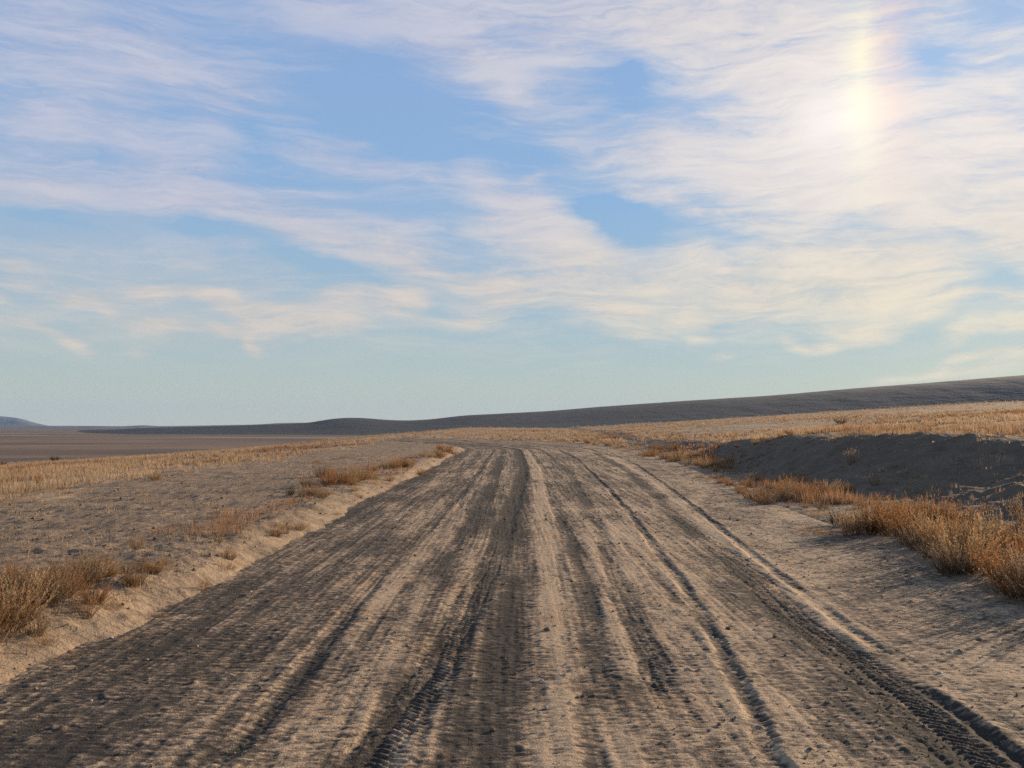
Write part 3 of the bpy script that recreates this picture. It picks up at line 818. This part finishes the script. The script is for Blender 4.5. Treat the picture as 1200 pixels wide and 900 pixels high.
# ------------------------------------------------------------------ sky
def build_world():
    w = bpy.data.worlds.new('World'); scene.world = w; w.use_nodes = True
    t = NT(w.node_tree); t.n.clear()
    out = t.node('ShaderNodeOutputWorld')
    d = t.node('ShaderNodeTexCoord').outputs['Generated']
    sep = t.node('ShaderNodeSeparateXYZ'); t.put(sep.inputs[0], d)
    az = t.m('DEGREES', t.m('ARCTAN2', sep.outputs[0], sep.outputs[1]))
    el = t.m('DEGREES', t.m('ARCSINE', sep.outputs[2]))
    com = t.node('ShaderNodeCombineXYZ'); t.put(com.inputs[0], az); t.put(com.inputs[1], el)
    P = com.outputs[0]
    # clear sky
    sky = t.node('ShaderNodeTexSky', sky_type='NISHITA'); sky.sun_disc = False
    sky.sun_elevation = R(SUN_EL); sky.sun_rotation = R(SUN_AZ); sky.altitude = 300
    sky.air_density = 1.0; sky.dust_density = 0.3; sky.ozone_density = 1.6
    bg = t.node('ShaderNodeBackground'); t.put(bg.inputs[0], sky.outputs[0]); bg.inputs[1].default_value = SKY
    # the milky lower air of the photograph over the computed sky
    grad = t.ramp(t.rng(el, 0, 50, smooth=False), [(0.0, (0.54, 0.55, 0.48)), (0.05, (0.47, 0.535, 0.495)), (0.13, (0.375, 0.505, 0.58)), (0.30, (0.27, 0.455, 0.71)), (0.55, (0.285, 0.44, 0.75)), (1.0, (0.16, 0.27, 0.52))])
    grad = t.mix(t.rng(az, 5, 38), grad, t.mix(1.0, grad, (1.14, 1.08, 1.0), 'MULTIPLY'))
    gb = t.node('ShaderNodeBackground'); t.put(gb.inputs[0], grad); gb.inputs[1].default_value = 1 / EV
    cl = t.node('ShaderNodeMixShader'); t.put(cl.inputs[0], t.rng(el, 8, 70, 0.90, 0.25))
    t.l.new(bg.outputs[0], cl.inputs[1]); t.l.new(gb.outputs[0], cl.inputs[2])
    # cirrus: soft strokes, bent by noise and combed into fibres
    w1 = t.noise(t.v('MULTIPLY', P, (0.05, 0.075, 0)), 1.0, 3, 0.55, True)
    w2 = t.noise(t.mapping(P, rot=(0, 0, R(20)), scale=(0.10, 0.32, 1)), 1.0, 5, 0.62, True)
    Q = t.v('MULTIPLY_ADD', t.v('SUBTRACT', w1, (0.5, 0.5, 0.5)), (4.0, 2.4, 0), P)
    Q = t.v('MULTIPLY_ADD', t.v('SUBTRACT', w2, (0.5, 0.5, 0.5)), (4.2, 3.0, 0), Q)
    acc = 0.0
    for (pts, wd, s) in STROKES:
        for (p0, p1) in zip(pts[:-1], pts[1:]):
            a0, a1 = azel(*p0), azel(*p1)
            cx, cy = (a0[0] + a1[0]) / 2, (a0[1] + a1[1]) / 2
            L = math.hypot(a1[0] - a0[0], a1[1] - a0[1]); ang = math.atan2(a1[1] - a0[1], a1[0] - a0[0])
            wdd = wd * 0.0573 * 1.9
            mp = t.mapping(Q, (cx, cy, 0), (0, 0, ang), (L * 0.62 + wdd * 0.8, wdd, 1), 'TEXTURE')
            g = t.node('ShaderNodeTexGradient', gradient_type='QUADRATIC_SPHERE')
            t.put(g.inputs[0], mp)
            acc = t.m('MULTIPLY_ADD', g.outputs['Fac'], s * 1.9, acc)
    Pw = t.v('MULTIPLY_ADD', t.v('SUBTRACT', w1, (0.5, 0.5, 0.5)), (9.0, 6.0, 0), P)
    fibL = t.noise(t.mapping(Pw, rot=(0, 0, R(20)), scale=(0.06, 0.55, 1)), 1.0, 7, 0.66, dist=0.35)
    fibR = t.noise(t.mapping(Pw, rot=(0, 0, R(9)), scale=(0.075, 0.42, 1)), 1.0, 7, 0.66, dist=0.5)
    side = t.rng(az, -2, 14)
    fib = t.m('ADD', t.m('MULTIPLY', fibL, t.m('SUBTRACT', 1.0, side)), t.m('MULTIPLY', fibR, side))
    fine = t.noise(t.mapping(Q, rot=(0, 0, R(16)), scale=(0.15, 1.25, 1)), 1.0, 5, 0.7, dist=0.6)
    puff = t.noise(t.mapping(Q, rot=(0, 0, R(-25)), scale=(0.30, 0.55, 1)), 1.0, 6, 0.68, dist=0.9)
    fib = t.m('ADD', t.m('MULTIPLY', fib, 0.58), t.m('ADD', t.m('MULTIPLY', fine, 0.36), t.m('MULTIPLY', puff, 0.06)))
    veil = t.noise(t.mapping(P, rot=(0, 0, R(18)), scale=(0.03, 0.09, 1)), 1.0, 4, 0.6)
    hi = t.m('MULTIPLY', t.rng(el, 2.0, 8.0), t.m('SUBTRACT', 1.0, t.rng(el, 38, 55, 0, 0.85)))
    dens = t.m('MULTIPLY', acc, t.rng(fib, 0.38, 0.62, 0.10, 1.75, False))
    dens = t.m('ADD', dens, t.m('MULTIPLY', hi, t.m('ADD', t.rng(veil, 0.42, 0.7, 0, 0.28), t.rng(fib, 0.44, 0.62, 0, 0.34))))
    alpha = t.m('MULTIPLY', t.m('SUBTRACT', 1.0, t.m('EXPONENT', t.m('MULTIPLY', t.m('MAXIMUM', dens, 0.0), -1.35))), 0.95)
    alpha = t.m('MULTIPLY', alpha, t.rng(el, 0.3, 3.0))
    # colour of the lit ice: lavender high up on the left, peach low down, cream towards the sun
    right = t.rng(az, -14, 22)
    low = t.m('SUBTRACT', 1.0, t.rng(el, 6, 17))
    cc = t.mix(right, (0.53, 0.55, 0.67), (0.80, 0.735, 0.69))
    cc = t.mix(low, cc, t.mix(right, (0.72, 0.63, 0.55), (0.84, 0.75, 0.60)))
    cc = t.mix(1.0, cc, t.mix(t.rng(fib, 0.38, 0.62), (0.92, 0.92, 0.95), (1.07, 1.06, 1.04)), 'MULTIPLY')
    # the sun dog: white on the side away from the sun, yellow, then red towards it
    sx, sy = azel(1003, 135)
    def blob(dx, dy, wx, wy, rot=0.0):
        g = t.node('ShaderNodeTexGradient', gradient_type='QUADRATIC_SPHERE')
        t.put(g.inputs[0], t.mapping(Pd, (sx + dx, sy + dy, 0), (0, 0, rot), (wx, wy, 1), 'TEXTURE'))
        return g.outputs['Fac']
    Pd = t.v('MULTIPLY_ADD', t.v('SUBTRACT', w2, (0.5, 0.5, 0.5)), (1.2, 1.2, 0), P)
    cc = t.mix(t.m('MULTIPLY', blob(0.5, 3.6, 2.4, 13), 1.0), cc, (1.0, 0.93, 0.68))
    cc = t.mix(t.m('MULTIPLY', blob(2.2, 4.0, 3.2, 14), 0.75), cc, (0.95, 0.70, 0.56))
    cb = t.node('ShaderNodeBackground'); t.put(cb.inputs[0], cc); cb.inputs[1].default_value = 1 / EV
    mx = t.node('ShaderNodeMixShader'); t.put(mx.inputs[0], alpha)
    t.l.new(cl.outputs[0], mx.inputs[1]); t.l.new(cb.outputs[0], mx.inputs[2])
    def add(prev, col, fac, k):
        nd = t.node('ShaderNodeVectorMath', operation='MULTIPLY_ADD')
        c3 = t.node('ShaderNodeCombineXYZ')
        f = t.m('MULTIPLY', fac, k)
        for i in range(3): t.put(c3.inputs[i], f)
        t.put(nd.inputs[0], c3.outputs[0]); nd.inputs[1].default_value = col
        if prev is not None: t.put(nd.inputs[2], prev)
        else: nd.inputs[2].default_value = (0, 0, 0)
        return nd.outputs[0]
    g = add(None, (1.0, 0.97, 0.93), blob(-1.0, 0.0, 17, 12), 0.11)
    g = add(g, (1.0, 0.98, 0.95), blob(-0.6, -0.1, 6.5, 5.5), 0.10)
    g = add(g, (0.9, 0.66, 0.18), blob(0.35, 3.4, 2.2, 12), 0.09)
    g = add(g, (0.85, 0.34, 0.14), blob(1.9, 4.0, 2.9, 13), 0.10)
    g = add(g, (1.0, 0.90, 0.78), blob(12, -2, 17, 15), 0.10)
    ga = t.node('ShaderNodeBackground'); t.put(ga.inputs[0], g); ga.inputs[1].default_value = 1 / EV
    ad = t.node('ShaderNodeAddShader'); t.l.new(mx.outputs[0], ad.inputs[0]); t.l.new(ga.outputs[0], ad.inputs[1])
    t.l.new(ad.outputs[0], out.inputs['Surface'])
    w.cycles.sampling_method = 'MANUAL'; w.cycles.sample_map_resolution = 512

STROKES = [
 # high left: lavender streaks falling to the right
 ([(0,-10),(130,55),(230,105),(275,130)], 26, .60), ([(-60,40),(90,95),(150,120)], 50, .38), ([(120,20),(220,60)], 22, .30),
 ([(-40,145),(120,178),(250,205)], 34, .42), ([(0,128),(90,150),(190,165)], 12, .34), ([(200,130),(265,165)], 14, .32), ([(150,200),(250,190)], 24, .3),
 # the long band across the left half
 ([(-80,188),(0,206),(130,226),(300,256),(420,290),(540,322),(660,342)], 20, .70), ([(240,235),(400,268),(520,300)], 22, .42), ([(120,205),(330,240)], 16, .35), ([(280,215),(430,240)], 16, .25),
 ([(380,180),(490,208)], 16, .42), ([(470,205),(530,222)], 10, .3), ([(320,175),(420,196)], 18, .26),
 # low peach bars on the left
 ([(60,343),(130,338),(240,342),(310,356)], 9, .85), ([(240,345),(300,358),(380,376),(430,380)], 12, .80), ([(370,352),(440,346),(500,344)], 13, .85), ([(440,360),(490,352)], 14, .6),
 ([(150,376),(230,380),(290,392),(312,410)], 8, .90), ([(290,372),(330,392)], 14, .6), ([(300,385),(420,390)], 9, .4),
 ([(-20,312),(60,324)], 12, .45), ([(30,372),(65,384),(100,402)], 6, .6), ([(-20,348),(20,346)], 6, .5), ([(-20,372),(40,378)], 7, .45), ([(140,395),(180,408)], 6, .35), ([(110,340),(160,380)], 8, .35),
 # top middle veil
 ([(330,-10),(420,10),(500,40),(560,60)], 40, .42), ([(480,-10),(600,35),(700,70)], 50, .50), ([(550,55),(590,90),(628,124)], 22, .62), ([(600,0),(740,25),(800,45)], 40, .55), ([(260,80),(330,130)], 30, .22),
 # middle: the comma of cloud and its tail
 ([(540,208),(585,232),(625,250)], 20, .80), ([(555,250),(640,275),(700,300)], 30, .60), ([(600,230),(660,265),(720,310)], 22, .50), ([(640,200),(600,215)], 5, .5),
 ([(620,300),(720,318),(820,335),(890,352)], 30, .70), ([(520,330),(640,348),(780,362)], 22, .62), ([(660,360),(780,372),(830,366)], 12, .7), ([(700,388),(800,392),(825,394)], 6, .6), ([(500,375),(600,370)], 9, .45),
 # right: bright sheet
 ([(740,-10),(850,40),(930,80),(1000,110)], 55, .75), ([(870,-10),(980,40)], 60, .6), ([(650,150),(720,178),(800,195)], 22, .42), ([(740,160),(850,182),(960,190)], 34, .75), ([(850,120),(960,150),(1060,180),(1220,200)], 60, .85),
 ([(820,215),(920,232),(1010,225),(1100,235),(1220,290)], 34, .85), ([(900,195),(1100,205)], 30, .7), ([(740,220),(840,252),(930,285)], 14, .55), ([(700,215),(800,240),(860,275)], 9, .45), ([(780,285),(840,318),(900,345)], 16, .55),
 ([(880,340),(960,330),(1040,320),(1110,300)], 34, .85), ([(900,300),(960,290),(1060,300)], 26, .7), ([(880,312),(910,316)], 7, .6), ([(1000,350),(1100,335)], 18, .7), ([(1120,120),(1200,170)], 50, .6), ([(1190,110),(1200,320)], 32, .75), ([(1130,80),(1220,30)], 18, .55), ([(1050,20),(1130,20)], 40, .3),
 # low streaks at the right
 ([(915,393),(945,402),(1000,394),(1050,386)], 7, 1.0), ([(960,384),(1060,374),(1120,356)], 9, .7), ([(1090,352),(1150,348),(1230,350)], 6, .8), ([(1110,390),(1160,380),(1230,376)], 8, .8),
 ([(1110,418),(1160,412),(1200,414)], 5, .8), ([(1025,446),(1080,438),(1130,432)], 9, .55), ([(820,415),(850,412)], 4, .35), ([(1100,440),(1220,425)], 10, .35),
 # clear gaps
 ([(400,90),(520,140)], 54, -0.29), ([(680,70),(780,95)], 38, -0.32), ([(660,245),(720,262),(800,300)], 19, -0.32), ([(-20,240),(150,258),(300,285),(420,315)], 14, -0.36),
 ([(0,108),(70,116)], 11, -0.25), ([(1050,50),(1110,90)], 27, -0.32), ([(1100,275),(1190,312)], 15, -0.32), ([(690,230),(770,262)], 19, -0.25), ([(1150,320),(1200,335)], 14, -0.29), ([(930,240),(1060,258)], 8, -0.18), ([(250,140),(330,180)], 19, -0.14),
]
SKY = 0.075
build_world()

sun = bpy.data.lights.new('sun', 'SUN'); sun.energy = 4.6; sun.angle = R(0.6); sun.color = (1.0, 0.77, 0.53)
so = link('sun', sun)
sd = np.array([math.sin(R(SUN_AZ)) * math.cos(R(SUN_EL)), math.cos(R(SUN_AZ)) * math.cos(R(SUN_EL)), math.sin(R(SUN_EL))])
from mathutils import Vector
so.rotation_euler = Vector(sd).to_track_quat('Z', 'Y').to_euler()
so.location = (30, 30, 40)

# ------------------------------------------------------------------ camera and render
cam = bpy.data.cameras.new('camera'); cam.sensor_fit = 'HORIZONTAL'; cam.angle = 2 * math.atan(600 / FPX)
cam.clip_start = 0.05; cam.clip_end = 40000
co = link('camera', cam); co.location = (0, 0, EYE); co.rotation_euler = (R(90) + TH, 0, 0)
scene.camera = co
scene.render.engine = 'CYCLES'
scene.cycles.max_bounces = 5; scene.cycles.diffuse_bounces = 2; scene.cycles.volume_bounces = 0; scene.cycles.transmission_bounces = 3
scene.cycles.use_denoising = False; scene.cycles.denoiser = 'OPENIMAGEDENOISE'; scene.cycles.denoising_input_passes = 'RGB_ALBEDO_NORMAL'
scene.view_settings.view_transform = 'Standard'; scene.view_settings.look = 'None'
scene.view_settings.exposure = EXPOSURE; scene.view_settings.gamma = 1; scene.view_settings.use_curve_mapping = False
